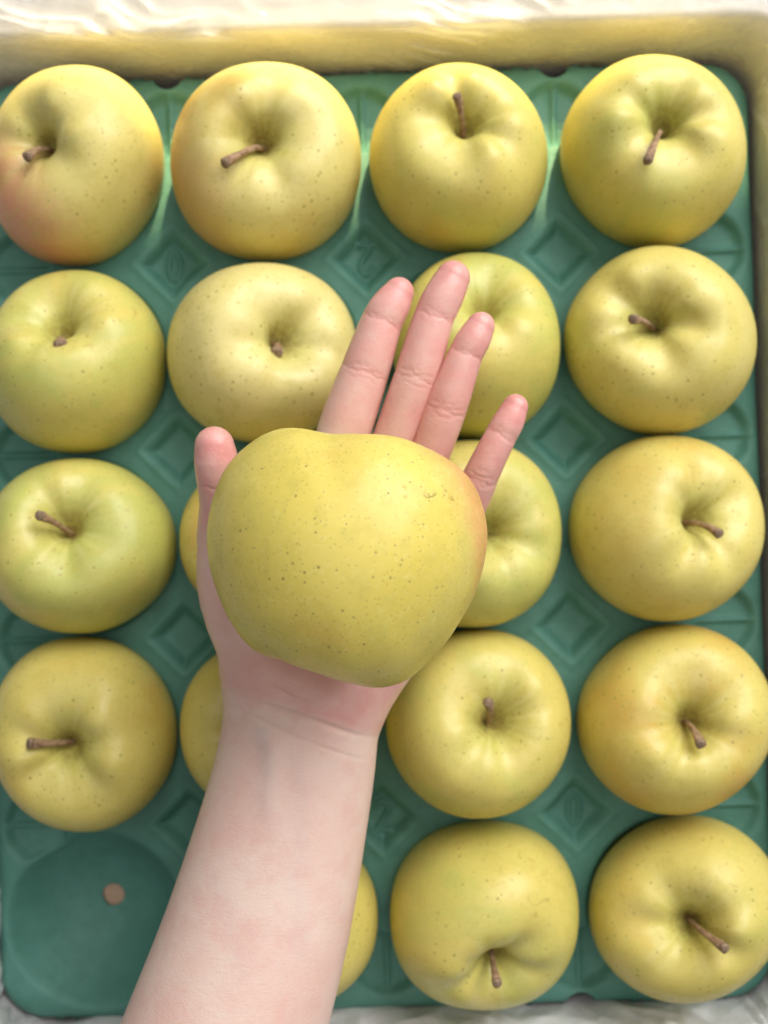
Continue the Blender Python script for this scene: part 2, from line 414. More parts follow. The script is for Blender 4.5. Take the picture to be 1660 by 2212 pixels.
def frame(axis):
    a = np.array(axis, float); a /= np.linalg.norm(a)
    h = np.array([1.0, 0, 0]) if abs(a[0]) < 0.9 else np.array([0, 1.0, 0])
    x = h - a * h.dot(a); x /= np.linalg.norm(x); y = np.cross(a, x)
    return np.stack([x, y, a], 1)

def apple_verts(seed, lobes=1.0, narrow=0.0, deep=1.0):
    r = np.random.default_rng(seed)
    ph = np.linspace(0, 2 * math.pi, SEG, endpoint=False)
    s = CURVE[:, 0:1].copy(); z = CURVE[:, 1:2].copy()
    s = s * (1 - narrow * np.clip(-z, 0, 1) ** 1.3)
    S = np.repeat(s, SEG, 1); Z = np.repeat(z, SEG, 1); PH = np.repeat(ph[None], RINGS, 0)
    top = np.clip(Z / 0.75, 0, 1); bot = np.clip(-Z / 0.86, 0, 1)
    p5, p3, p2, p1, q1 = r.uniform(0, 6.28, 5)
    S = S * (1 + lobes * (0.012 * np.cos(5 * PH + p5) * (0.35 + 0.65 * np.maximum(top, bot)) + 0.014 * np.cos(3 * PH + p3) + 0.014 * np.cos(2 * PH + p2)))
    rim = np.exp(-((CURVE[:, 0:1] - 0.45) / 0.28) ** 2) * (z > 0)
    Z = Z + rim * lobes * (0.045 * np.cos(PH + p1) + 0.026 * np.cos(2 * PH + q1) + 0.020 * np.cos(5 * PH + p5) + 0.010 * np.cos(7 * PH + p3))
    low = np.exp(-((CURVE[:, 0:1] - 0.45) / 0.25) ** 2) * (z < 0)
    Z = Z + low * lobes * 0.03 * np.cos(5 * PH + p5)
    cav = np.clip(1 - CURVE[:, 0:1] / 0.30, 0, 1) * (z > 0)
    Z = Z - (deep - 1) * 0.3 * cav
    X, Y = S * np.cos(PH), S * np.sin(PH)
    pts = np.stack([X.ravel(), Y.ravel(), Z.ravel()], 1)
    thr = np.repeat(np.clip(1 - np.abs(CURVE[:, 0] - 0.12) / 0.30, 0, 1) * (CURVE[:, 1] > 0), SEG)
    rus = np.repeat(np.clip(1 - CURVE[:, 0] / 0.24, 0, 1) * (CURVE[:, 1] > 0), SEG)
    fs = np.array([5, 7, 9, 12, 15, 19, 24]); am = r.uniform(0.5, 1, 7); pp = r.uniform(0, 6.28, 7)
    st = sum(a_ * np.cos(f_ * ph + p_) for f_, a_, p_ in zip(fs, am, pp)) / 3.0
    fade = np.exp(-((CURVE[:, 0:1] - 0.34) / 0.24) ** 2) * (z > 0.2)
    stv = (np.clip(0.35 + 0.65 * st[None], 0, 1) * fade).ravel()
    return pts, thr, rus, stv
AF = []
for k in range(RINGS - 1):
    for i in range(SEG):
        j = (i + 1) % SEG
        if k == 0: AF.append((0, (k + 1) * SEG + i, (k + 1) * SEG + j))
        elif k == RINGS - 2: AF.append((k * SEG + i, (k + 1) * SEG, k * SEG + j))
        else: AF.append((k * SEG + i, (k + 1) * SEG + i, (k + 1) * SEG + j, k * SEG + j))

def fit_outline(W, cpx, target):
    """sculpt the plan outline: scale each vertex sideways, by direction, until the silhouette has the given radii
    target: function angle -> radius in picture units"""
    c = P(cpx[0], cpx[1], 0.0)
    nb = 90
    for it in range(4):
        s = F / (H - W[:, 2]); px = 830 + W[:, 0] * s - cpx[0]; py = 1106 - W[:, 1] * s - cpx[1]
        ang = np.arctan2(-py, px); rad = np.hypot(px, py)
        b = ((ang + math.pi) / (2 * math.pi) * nb).astype(int) % nb
        mx = np.zeros(nb); np.maximum.at(mx, b, rad)
        ca = (np.arange(nb) + 0.5) / nb * 2 * math.pi - math.pi
        f = np.array([target(a) for a in ca]) / np.maximum(mx, 1)
        for _ in range(3): f = (np.roll(f, 1) + f * 2 + np.roll(f, -1)) / 4
        x = (ang + math.pi) / (2 * math.pi) * nb - 0.5
        k = np.floor(x).astype(int); t = x - k
        ff = f[k % nb] * (1 - t) + f[(k + 1) % nb] * t
        cx = (cpx[0] - 830) / s; cy = -(cpx[1] - 1106) / s
        # lower weight close to the middle so that the cavity keeps its place
        w = np.clip(rad / (0.55 * mx.mean()), 0, 1) ** 1.5
        ff = 1 + (ff - 1) * w
        W[:, 0] = cx + (W[:, 0] - cx) * ff; W[:, 1] = cy + (W[:, 1] - cy) * ff
    return W

def tube(path, radii, seg=12):
    path = [np.array(p, float) for p in path]
    V, Fc = [], []
    for k, (p, r) in enumerate(zip(path, radii)):
        d = path[min(k + 1, len(path) - 1)] - path[max(k - 1, 0)]
        fr = frame(d)
        for i in range(seg):
            a = 2 * math.pi * i / seg
            rr_ = r * (1 + 0.10 * math.sin(3 * a + k * 0.7))
            V.append(p + fr[:, 0] * rr_ * math.cos(a) + fr[:, 1] * rr_ * math.sin(a))
    m = len(path)
    for k in range(m - 1):
        for i in range(seg):
            j = (i + 1) % seg; Fc.append((k * seg + i, k * seg + j, (k + 1) * seg + j, (k + 1) * seg + i))
    Fc.append(tuple(range(seg - 1, -1, -1))); Fc.append(tuple((m - 1) * seg + i for i in range(seg)))
    return V, Fc

EQ = 0.053
def tray_apple(spec):
    seed, (x0, x1, y0, y1), cav, tip, col, label = spec['seed'], spec['box'], spec['cav'], spec.get('tip'), spec['col'], spec['label']
    cpx = ((x0 + x1) / 2, (y0 + y1) / 2)
    R = 0.25 * ((x1 - x0) + (y1 - y0)) * (H - EQ) / F
    cen = P(cpx[0], cpx[1], EQ)
    hgt = 0.40 * R
    q = P(cav[0], cav[1], EQ + hgt)
    off = (q - cen)[:2] / hgt
    ax = np.array([off[0], off[1], 1.0]); l = np.hypot(off[0], off[1])
    if l > 0.65: ax[:2] *= 0.65 / l
    pts, thr, rus, stv = apple_verts(seed, spec.get('lobes', 1.0), spec.get('narrow', 0.0), spec.get('deep', 1.0))
    fr = frame(ax)
    rng = np.random.default_rng(seed + 77)
    a = rng.uniform(0, 6.28); rz = np.array([[math.cos(a), -math.sin(a), 0], [math.sin(a), math.cos(a), 0], [0, 0, 1]])
    W = (pts @ rz.T) @ fr.T * R + cen
    hx, hy = (x1 - x0) / 2, (y1 - y0) / 2
    keys = spec.get('keys')    # 8 radius multipliers, starting at the right, counter-clockwise
    pw = spec.get('sq', 2.15)
    def target(t):
        base = (abs(math.cos(t) / hx) ** pw + abs(math.sin(t) / hy) ** pw) ** (-1 / pw)
        if keys:
            x = (t % (2 * math.pi)) / (math.pi / 4); k = int(x); w = x - k; w = w * w * (3 - 2 * w)
            base *= keys[k % 8] * (1 - w) + keys[(k + 1) % 8] * w
        return base
    W = fit_outline(W, cpx, target)
    root_loc = np.array([cen[0], cen[1], W[:, 2].min()])
    root = empty('apple', root_loc, label, 'apple', 'apples in the cups of the green tray')
    o = mesh_obj('fruit', W - cen, AF, mat_apple(seed, **col), root, loc=cen - root_loc)
    fattr(o.data, 'throat', thr); fattr(o.data, 'russet', rus); fattr(o.data, 'streak', stv)
    if tip:
        base = W[:SEG].mean(0)
        tz = EQ + R * spec.get('tz', 0.86)
        tp = P(tip[0], tip[1], tz)
        make_stem(root, base - fr[:, 2] * 0.002, tp, fr[:, 2], seed, root_loc)
    return root

def make_stem(root, base, tp, ax, seed, root_loc):
    rng = np.random.default_rng(seed + 5)
    L = np.linalg.norm(tp - base)
    mid = base + ax * L * 0.42 + (tp - base) * 0.12 + rng.normal(0, 0.0006, 3)
    ts = np.linspace(0, 1, 11)
    path = [(1 - t) ** 2 * base + 2 * t * (1 - t) * mid + t * t * tp for t in ts]
    rad = [0.00145, 0.00130, 0.00120, 0.00115, 0.00112, 0.00115, 0.00120, 0.00130, 0.00150, 0.00185, 0.0020]
    k = rng.uniform(0.95, 1.16) * (1.3 if seed in (21, 22) else 1.0)
    V, Fc = tube([p - base for p in path], [r * k for r in rad])
    o = mesh_obj('stem', V, Fc, M_STEM, root, loc=base - root_loc)
    d = path[-1] - path[-2]; d = d / np.linalg.norm(d)
    V, Fc = tube([d * -0.0006, d * 0.0004, d * 0.0010, d * 0.0012], [0.00208 * k, 0.00205 * k, 0.00165 * k, 0.0007 * k], 10)
    mesh_obj('stem_end', V, Fc, M_STEMTIP, o, loc=tp - base)

PINK = (0.62, 0.27, 0.15)
APPLES = [
 dict(seed=11, box=(-28, 356, 140, 574), cav=(112, 322), tip=(60, 338), tz=.80, sq=2.2, col=dict(green=.30, orange=.10, pale=.35, blush=((-.8, -.75, .1), .22, .85, .95, PINK)),
      label='pale yellow apple with a large pink blush, in the far left corner cup', keys=[1, .97, 1, 1, 1, 1, 1, .97]),
 dict(seed=12, box=(368, 781, 133, 563), cav=(568, 318), tip=(487, 352), tz=.88, col=dict(green=.05, orange=.55, pale=.45, blush=((-.95, -.35, .1), .40, .98, .8, (0.60, .33, .13))),
      label='golden cream apple with a long pinkish stem lying sideways, touching the cup numbered 0'),
 dict(seed=13, lobes=1.5, box=(798, 1184, 135, 546), cav=(1003, 290), tip=(988, 208), tz=.78, narrow=.05, col=dict(green=.35, orange=.35),
      label='tall narrow yellow apple with an upright stem, third along the far box wall', keys=[1, .98, 1, .97, 1.0, .99, 1, .98]),
 dict(seed=14, lobes=1.4, box=(1210, 1614, 117, 538), cav=(1428, 285), tip=(1400, 346), tz=.92, col=dict(green=.42, orange=.15),
      label='yellow-green apple with a bright sunlit top edge, in the far right corner cup', keys=[1, 1.0, 1, .96, 1, .98, 1, .96]),
 dict(seed=21, box=(-32, 361, 583, 979), cav=(140, 728), tip=(132, 748), tz=.84, col=dict(green=.60, orange=.12),
      label='yellow-green apple with a short stem end facing up, below the pink-blushed corner apple', keys=[1, .97, 1, 1, 1, 1, 1, .99]),
 dict(seed=22, box=(361, 772, 567, 956), cav=(600, 742), tip=(598, 762), tz=.62, col=dict(green=.12, orange=.20, pale=.75),
      label='pale cream apple with a stubby stem stump, left of the index finger'),
 dict(seed=23, box=(848, 1211, 545, 947), cav=(1040, 690), tip=(1042, 712), tz=.6, col=dict(green=.62, orange=.05),
      label='yellow-green apple partly hidden behind the middle, ring and little fingers', keys=[1, 1.0, 1, .98, 1, .98, 1, 1.0]),
 dict(seed=24, lobes=1.5, box=(1216, 1636, 530, 939), cav=(1412, 705), tip=(1368, 689), tz=.80, col=dict(green=.32, orange=.15, pale=.15),
      label='broad yellow apple with a knobbed stem leaning left, below the sunlit corner apple', keys=[1, .97, 1, .95, .99, .96, 1, .98]),
 dict(seed=31, box=(-38, 383, 990, 1369), cav=(152, 1150), tip=(86, 1113), tz=.92, col=dict(green=.75, orange=.05, pale=.1),
      label='pale green flattened apple with a slanting stem, in the middle of the left column', keys=[1, .97, 1, 1, 1, 1, 1, .96]),
 dict(seed=32, box=(388, 790, 985, 1345), cav=(560, 1160), tip=(545, 1170), tz=.8, col=dict(green=.12, orange=.55),
      label='golden apple mostly hidden behind the thumb and the held apple'),
 dict(seed=33, box=(826, 1214, 950, 1356), cav=(1050, 1150), tip=(1025, 1150), tz=.7, col=dict(green=.72, orange=.02, pale=.15),
      label='green-yellow apple with a glossy highlight, half hidden right behind the held apple'),
 dict(seed=34, lobes=1.3, box=(1226, 1653, 940, 1343), cav=(1484, 1128), tip=(1553, 1152), tz=.92, col=dict(green=.18, orange=.38, pale=.1),
      label='golden yellow apple with a stem pointing right, in the middle of the right column', keys=[1, 1.0, 1, .97, .99, .96, 1, .97]),
 dict(seed=41, lobes=1.4, box=(-22, 384, 1375, 1798), cav=(158, 1604), tip=(66, 1605), tz=.84, col=dict(green=.15, orange=.45),
      label='golden yellow apple with a thick stem lying sideways, just above the empty cup', keys=[1, .98, 1, 1, 1, .99, 1, .96]),
 dict(seed=42, box=(389, 792, 1378, 1766), cav=(570, 1575), tip=(560, 1590), tz=.8, col=dict(green=.20, orange=.25),
      label='yellow apple mostly hidden behind the wrist'),
 dict(seed=43, box=(834, 1234, 1358, 1769), cav=(1058, 1560), tip=(1055, 1518), tz=.86, col=dict(green=.42, orange=.22),
      label='yellow-green apple with a curved upright stem, right of the wrist', keys=[1, .99, 1, .99, 1, .97, 1, .98]),
 dict(seed=44, box=(1246, 1674, 1348, 1761), cav=(1482, 1560), tip=(1514, 1607), tz=.86, col=dict(green=.08, orange=.68),
      label='orange-gold apple with a short knobbed stem, fourth down the right column', keys=[1, .98, 1, .96, 1, .97, 1, .96]),
 dict(seed=52, box=(420, 817, 1785, 2180), cav=(610, 1990), tip=(600, 2010), tz=.8, col=dict(green=.25, orange=.15),
      label='yellow apple mostly hidden behind the forearm'),
 dict(seed=53, box=(843, 1251, 1772, 2183), cav=(1062, 2050), tip=(1074, 2124), tz=.88, col=dict(green=.50, orange=.12),
      label='light yellow-green apple with its stem tipped to the near end, right of the forearm', sq=2.25),
 dict(seed=54, lobes=1.2, box=(1272, 1694, 1760, 2169), cav=(1490, 1988), tip=(1566, 2048), tz=1.0, col=dict(green=.25, orange=.40),
      label='golden apple with the longest stem, in the near corner cup of the right column', keys=[1, .97, 1, .98, 1, .97, 1, .97]),
]
for sp in APPLES: tray_apple(sp)

# ------------------------------------------------------------------ the held apple
HZ = 0.164
OUT = [(487, 800), (560, 804), (630, 822), (700, 831), (800, 832), (900, 836), (990, 852), (1080, 888), (1150, 925), (1215, 970), (1270, 1030),
       (1310, 1110), (1333, 1200), (1338, 1290), (1325, 1390), (1295, 1490), (1245, 1590), (1180, 1690), (1100, 1790), (1030, 1860), (970, 1895),
       (900, 1913), (850, 1918), (790, 1910), (720, 1890), (640, 1862), (560, 1835), (480, 1808), (400, 1782), (350, 1765), (290, 1700),
       (235, 1620), (190, 1520), (160, 1410), (145, 1290), (150, 1180), (175, 1080), (215, 990), (265, 925), (320, 875), (380, 835), (430, 812)]
HC = (752, 1203)
def held_target():
    a, r = [], []
    for cx, cy in OUT:
        x, y = c2v(cx, cy); a.append(math.atan2(-(y - HC[1]), x - HC[0])); r.append(math.hypot(x - HC[0], y - HC[1]))
    o = np.argsort(a); a = np.array(a)[o]; r = np.array(r)[o]
    a = np.concatenate([a - 2 * math.pi, a, a + 2 * math.pi]); r = np.tile(r, 3)
    return lambda t: float(np.interp(t, a, r))
def held_apple():
    R = 302 * (H - HZ) / F
    cen = P(HC[0], HC[1], HZ)
    pts, thr, rus, stv = apple_verts(5, 0.35, 0.06)
    fr = frame((0.24, 0.97, -0.12))
    W = pts @ fr.T * R + cen
    W = fit_outline(W, HC, held_target())
    W[:, 2] = cen[2] + (W[:, 2] - cen[2]) * 0.98
    root_loc = np.array([cen[0], cen[1], W[:, 2].min()])
    root = empty('apple', root_loc, 'large speckled yellow apple with an orange-pink edge, held on the open palm', 'apple')
    o = mesh_obj('fruit', W - cen, AF, mat_apple(7, green=.34, orange=.26, pale=.0, blush=((1.0, .42, -.12), .60, .95, .9, (0.70, .33, .135)), held=True), root, loc=cen - root_loc)
    fattr(o.data, 'throat', thr); fattr(o.data, 'russet', rus); fattr(o.data, 'streak', stv)
    base = W[:SEG].mean(0)
    make_stem(root, base, base + fr[:, 2] * 0.012 + np.array([0.001, 0, -0.002]), fr[:, 2], 3, root_loc)
    # small water drops near the highlight
    dep = bpy.context.evaluated_depsgraph_get
    from mathutils.bvhtree import BVHTree
    bv = BVHTree.FromPolygons([tuple(v) for v in W], AF)
    for px, py, ra, rb, an in ((923, 1070, .0013, .0008, -.1), (932, 1069, .0010, .0007, .3), (975, 1075, .0012, .0007, -.5), (874, 1050, .0007, .0005, .2), (876, 1072, .0006, .0005, 0), (940, 1066, .0006, .0006, 0)):
        d = Vector(P(px, py, 0.1)) - Vector((0, 0, H)); hit = bv.ray_cast(Vector((0, 0, H)), d.normalized())
        if hit[0] is None: continue
        p, nn = np.array(hit[0]), np.array(hit[1])
        if nn[2] < 0: nn = -nn
        fr2 = frame(nn); V, Fc = [], []
        ca, sa = math.cos(an), math.sin(an)
        K, S2 = 6, 16
        for k in range(K + 1):
            t = k / K * math.pi / 2
            for i in range(S2):
                f = 2 * math.pi * i / S2
                x, y = ra * math.cos(t) * math.cos(f), rb * math.cos(t) * math.sin(f)
                V.append(fr2 @ np.array([x * ca - y * sa, x * sa + y * ca, 0.00038 * math.sin(t) - 0.00006]))
        for k in range(K):
            for i in range(S2):
                j = (i + 1) % S2; Fc.append((k * S2 + i, k * S2 + j, (k + 1) * S2 + j, (k + 1) * S2 + i))
        Fc.append(tuple(range(S2 - 1, -1, -1)))
        mesh_obj('water_drop', V, Fc, M_WATER, root, loc=p - root_loc)
    return cen, R
HCEN, HR = held_apple()

# ------------------------------------------------------------------ the arm and hand (one continuous skin)
def q3(cx, cy, hw, z):
    x, y = c2v(cx, cy); p = P(x, y, z); return (p[0], p[1], z, 1.04 * hw / 1.97 * (H - z) / F)
FING = {
 'index':  [q3(655, 1040, 112, .110), q3(725, 830, 110, .115), q3(770, 700, 105, .117), q3(816, 568, 99, .119), q3(855, 455, 91, .1205), q3(890, 352, 84, .1215), q3(927, 288, 76, .122), q3(960, 232, 63, .1225)],
 'middle': [q3(860, 1070, 102, .109), q3(945, 850, 92, .115), q3(990, 720, 89, .118), q3(1034, 592, 90, .121), q3(1073, 460, 86, .1225), q3(1112, 332, 82, .1235), q3(1152, 248, 79, .124), q3(1190, 170, 71, .1245)],
 'ring':   [q3(1020, 1110, 98, .109), q3(1085, 930, 88, .115), q3(1120, 830, 86, .118), q3(1160, 720, 88, .121), q3(1205, 602, 77, .1235), q3(1247, 490, 70, .125), q3(1280, 430, 66, .1255), q3(1309, 374, 58, .126)],
 'little': [q3(1185, 1270, 92, .111), q3(1262, 1130, 76, .118), q3(1288, 1065, 74, .121), q3(1313, 1005, 72, .124), q3(1357, 915, 66, .1265), q3(1400, 830, 65, .128), q3(1430, 775, 60, .1285), q3(1456, 718, 53, .129)],
 'thumb':  [q3(300, 1420, 165, .1125), q3(235, 1270, 128, .121), q3(214, 1140, 96, .129), q3(194, 1025, 90, .134), q3(184, 950, 90, .1365), q3(176, 884, 80, .138)],
}
PALM = [
 [q3(655, 1040, 118, .108), q3(560, 1500, 150, .1065)],
 [q3(860, 1070, 112, .107), q3(640, 1600, 160, .1055)],
 [q3(1020, 1120, 110, .107), q3(720, 1700, 165, .1055)],
 [q3(1180, 1275, 100, .109), q3(1010, 1580, 130, .109), q3(890, 1790, 140, .110), q3(770, 1930, 150, .111)],
 [q3(300, 1420, 165, .1120), q3(300, 1540, 172, .1120), q3(345, 1670, 172, .1120), q3(420, 1840, 168, .112)],
 [q3(420, 1840, 168, .112), q3(560, 1960, 175, .112), q3(720, 1930, 165, .111)],
]
def a3(x, y, r, z):
    p = P(x, y, z); return (p[0], p[1], z, r)
ARM = [
 [a3(592, 1470, .0180, .1125), a3(585, 1600, .0190, .1135), a3(560, 1740, .0205, .1160), a3(500, 2000, .0245, .122), a3(430, 2250, .0285, .128), a3(330, 2560, .0320, .135)],
 [a3(716, 1500, .0175, .1125), a3(712, 1610, .0180, .1135), a3(681, 1740, .0205, .1160), a3(613, 2000, .0245, .122), a3(525, 2250, .0285, .128), a3(420, 2560, .0320, .135)],
]
def cone(p, A, B):
    """distance to a round cone (capsule with two radii)"""
    a = np.array(A[:3]); b = np.array(B[:3]); r1, r2 = A[3], B[3]
    ba = b - a; l2 = ba.dot(ba); rr = r1 - r2; a2 = l2 - rr * rr; il2 = 1 / l2
    pa = p - a; y = pa @ ba; z = y - l2
    xv = pa * l2 - y[:, None] * ba; x2 = (xv * xv).sum(1); y2 = y * y * l2; z2 = z * z * l2
    k = np.sign(rr) * rr * rr * x2
    d = (np.sqrt(np.maximum(x2 * a2 * il2, 0)) + y * rr) * il2 - r1
    c1 = np.sign(z) * a2 * z2 > k
    c2 = ~c1 & (np.sign(y) * a2 * y2 < k)
    d = np.where(c1, np.sqrt(x2 + z2) * il2 - r2, d)
    return np.where(c2, np.sqrt(x2 + y2) * il2 - r1, d)
def smin(a, b, k):
    h = np.maximum(k - np.abs(a - b), 0) / k
    return np.minimum(a, b) - h * h * k * 0.25
def spline(pts, sub):
    a = np.array(pts, float); a = np.vstack([2 * a[0] - a[1], a, 2 * a[-1] - a[-2]]); out = []
    for k in range(1, len(a) - 2):
        for t in np.arange(sub) / sub:
            p0, p1, p2, p3 = a[k - 1:k + 3]
            out.append(0.5 * (2 * p1 + (p2 - p0) * t + (2 * p0 - 5 * p1 + 4 * p2 - p3) * t * t + (-p0 + 3 * p1 - 3 * p2 + p3) * t ** 3))
    out.append(a[-2]); return np.array(out)
SPREAD = {'index': 9.0, 'middle': 0.0, 'ring': -9.0, 'little': -11.0}
def bend(p, name, sgn):
    """turn the points of a finger about its knuckle (sgn -1: from the built, spread pose to the photographed one)"""
    c = np.array(FING[name][0][:2]); v = p[:, :2] - c; r = np.hypot(v[:, 0], v[:, 1])
    t = np.clip((r - 0.004) / 0.016, 0, 1); a = sgn * math.radians(SPREAD[name]) * t * t * (3 - 2 * t)
    q = p.copy(); ca, sa = np.cos(a), np.sin(a)
    q[:, 0] = c[0] + v[:, 0] * ca - v[:, 1] * sa; q[:, 1] = c[1] + v[:, 0] * sa + v[:, 1] * ca
    return q
FING_P = {k: spline(v, 2) for k, v in FING.items()}
FING_S = {k: (bend(v, k, 1) if k in SPREAD else v) for k, v in FING_P.items()}
PALM_S = [spline(v, 2) if len(v) > 2 else np.array(v) for v in PALM]
ARM_S = [spline(v, 3) for v in ARM]
def chain(p, pts):
    lo = (pts[:, :3] - pts[:, 3:4]).min(0) - 0.022; hi = (pts[:, :3] + pts[:, 3:4]).max(0) + 0.022
    sel = ((p > lo) & (p < hi)).all(1)
    d = np.full(len(p), 0.06); q = p[sel]
    if len(q):
        e = None
        for A, B in zip(pts[:-1], pts[1:]):
            c = cone(q, A, B); e = c if e is None else np.minimum(e, c)
        d[sel] = e
    return d
def hand_sdf(p):
    d = None
    for ch in ARM_S:
        c = chain(p, ch); d = c if d is None else smin(d, c, 0.018)
    pd = None
    for ch in PALM_S:
        c = chain(p, ch); pd = c if pd is None else smin(pd, c, 0.008)
    d = smin(d, pd, 0.007)
    fd = None
    for nme, ch in FING_S.items():
        c = chain(p, ch)
        if nme == 'thumb': d = smin(d, c, 0.008); continue
        fd = c if fd is None else smin(fd, c, 0.0020)
    d = smin(d, fd, 0.006)
    # the palm gives way under the apple
    e = np.linalg.norm((p - HCEN) / np.array([1.0, 0.95, 0.985]), axis=1) - HR * 0.99
    return np.maximum(d, -e)

def crease_lines():
    """(centre, direction along the limb, half length, width, depth)"""
    L = []
    for nme in ('index', 'middle', 'ring', 'little'):
        ch = FING[nme]
        for k, dbl in ((3, True), (5, False)):
            c = np.array(ch[k][:3]); d = np.array(ch[k + 1][:3]) - np.array(ch[k - 1][:3]); d /= np.linalg.norm(d)
            r = ch[k][3]
            rr = random.Random(nme + str(k))
            for off, ln, dep in (((-.0021, .62, .00013), (-.0004, .85, .00024), (.0014, .72, .00018), (.0029, .45, .00010)) if dbl else ((-.0006, .80, .00022), (.0011, .55, .00012))):
                L.append((c + d * (off + rr.uniform(-.0004, .0004)), d, r * ln * rr.uniform(.85, 1.05), rr.uniform(.00042, .00060), dep, nme))
    ch = FING['thumb']; c = np.array(ch[3][:3]); d = np.array(ch[4][:3]) - np.array(ch[2][:3]); d /= np.linalg.norm(d)
    L.append((c, d, ch[3][3] * .9, .0005, .00025, 'thumb'))
    return L
WRIST = [  # polylines in the picture: (points, width, depth)
 ([(494, 1492), (540, 1512), (600, 1532), (660, 1550), (720, 1572), (770, 1588), (812, 1592)], .0010, .0012),
 ([(492, 1522), (540, 1545), (590, 1570), (640, 1592), (700, 1616), (750, 1632), (806, 1645)], .0007, .00050),
 ([(520, 1505), (580, 1535), (640, 1560)], .0006, .0004),
 ([(500, 1400), (540, 1440), (590, 1475), (640, 1500), (680, 1520)], .0009, .0005),
 ([(560, 1425), (600, 1460), (640, 1482)], .0007, .0003),
]
def poly_dist(xy, pts):
    d = np.full(len(xy), 1e9)
    for a, b in zip(pts[:-1], pts[1:]):
        a, b = np.array(a), np.array(b); ab = b - a
        t = np.clip(((xy - a) @ ab) / ab.dot(ab), 0, 1)
        d = np.minimum(d, np.linalg.norm(xy - a - t[:, None] * ab, axis=1))
    return d

def build_hand():
    h = 0.00108
    allp = np.array([q for g in (list(FING_S.values()) + PALM + ARM) for q in g])
    lo = (allp[:, :3] - allp[:, 3:4]).min(0) - 0.004; hi = (allp[:, :3] + allp[:, 3:4]).max(0) + 0.004
    n = np.ceil((hi - lo) / h).astype(int) + 1
    # coarse pass finds the cells worth evaluating
    cs = 4
    nc = n // cs + 2
    gc = np.stack(np.meshgrid(*[lo[i] + np.arange(nc[i]) * h * cs for i in range(3)], indexing='ij'), -1)
    dc = hand_sdf(gc.reshape(-1, 3)).reshape(nc)
    near = np.abs(dc) < h * cs * 2.2
    D = np.where(np.repeat(np.repeat(np.repeat(dc, cs, 0), cs, 1), cs, 2) > 0, 1.0, -1.0)
    # nearest coarse sample for every fine sample
    gi = [np.minimum((np.arange(n[i]) + cs // 2) // cs, nc[i] - 1) for i in range(3)]
    D = np.where(dc[np.ix_(*gi)] > 0, 1.0, -1.0); NR = near[np.ix_(*gi)]
    ii = np.argwhere(NR)
    vals = np.empty(len(ii))
    for s in range(0, len(ii), 200000):
        vals[s:s + 200000] = hand_sdf(lo + ii[s:s + 200000] * h)
    D[NR] = vals
    # surface nets
    ins = D < 0
    code = np.zeros(tuple(np.array(D.shape) - 1), int)
    cnt = np.zeros(code.shape); acc = np.zeros(code.shape + (3,))
    cor = [(a, b, c) for a in (0, 1) for b in (0, 1) for c in (0, 1)]
    def sl(o): return tuple(slice(o[i], D.shape[i] - 1 + o[i]) for i in range(3))
    mixed = np.zeros(code.shape, bool)
    s0 = ins[sl((0, 0, 0))]
    for o in cor[1:]: mixed |= (ins[sl(o)] != s0)
    cells = np.argwhere(mixed)
    acc = np.zeros((len(cells), 3)); cnt = np.zeros(len(cells))
    for a in cor:
        for ax in range(3):
            if a[ax]: continue
            b = list(a); b[ax] = 1
            da = D[tuple((cells + a).T)]; db = D[tuple((cells + b).T)]
            x = (da < 0) != (db < 0)
            t = np.where(x, da / np.where(x, da - db, 1), 0)
            p = np.array(a, float)[None] + np.zeros((len(cells), 3)); p[:, ax] += t
            acc[x] += p[x]; cnt[x] += 1
    verts = lo + (cells + acc / cnt[:, None]) * h
    vid = -np.ones(code.shape, int); vid[tuple(cells.T)] = np.arange(len(cells))
    faces = []
    for ax in range(3):
        o1, o2 = [(1, 2), (2, 0), (0, 1)][ax]
        A = ins[tuple(slice(0, D.shape[i] - 1) if i == ax else slice(1, D.shape[i] - 1) for i in range(3))]
        B = ins[tuple(slice(1, D.shape[i]) if i == ax else slice(1, D.shape[i] - 1) for i in range(3))]
        e = np.argwhere(A != B); flip = A[tuple(e.T)]
        base = e.copy(); base[:, o1] += 1; base[:, o2] += 1
        def cid(d1, d2):
            c = base.copy(); c[:, o1] -= d1; c[:, o2] -= d2; return vid[tuple(c.T)]
        q = np.stack([cid(1, 1), cid(0, 1), cid(0, 0), cid(1, 0)], 1)
        q = np.where(flip[:, None], q, q[:, ::-1])
        faces.append(q)
    faces = np.concatenate(faces); faces = faces[(faces >= 0).all(1)]
    o0 = np.array(P(655, 1560, 0.0)); o0[2] = 0.095
    bm = bmesh.new()
    bvs = [bm.verts.new(tuple(v - o0)) for v in verts]
    for f in faces:
        try: bm.faces.new([bvs[i] for i in f])
        except ValueError: pass
    bmesh.ops.smooth_vert(bm, verts=bm.verts, factor=0.5, use_axis_x=True, use_axis_y=True, use_axis_z=True)
    bmesh.ops.subdivide_edges(bm, edges=bm.edges[:], cuts=1, use_grid_fill=True, smooth=0.0)
    bmesh.ops.recalc_face_normals(bm, faces=bm.faces)
    me = bpy.data.meshes.new('person'); bm.to_mesh(me); bm.free()
    N = len(me.vertices)
    co = np.empty(N * 3, np.float32); me.vertices.foreach_get('co', co); co = co.reshape(-1, 3).astype(float) + o0
    def normals():
        me.vertices.foreach_set('co', (co - o0).astype(np.float32).ravel()); me.update()
        nn = np.empty(N * 3, np.float32); me.vertex_normals.foreach_get('vector', nn); return nn.reshape(-1, 3).astype(float)
    for it in range(2):
        nn = normals(); d = hand_sdf(co)
        co = co - nn * np.clip(d, -0.001, 0.001)[:, None] * (0.95 if it else 0.8)
    # close the spread fingers
    own = {k: np.abs(chain(co, v)) < 0.0007 for k, v in FING_S.items()}
    ws, mv = np.full(N, 1e-6), np.zeros((N, 3))
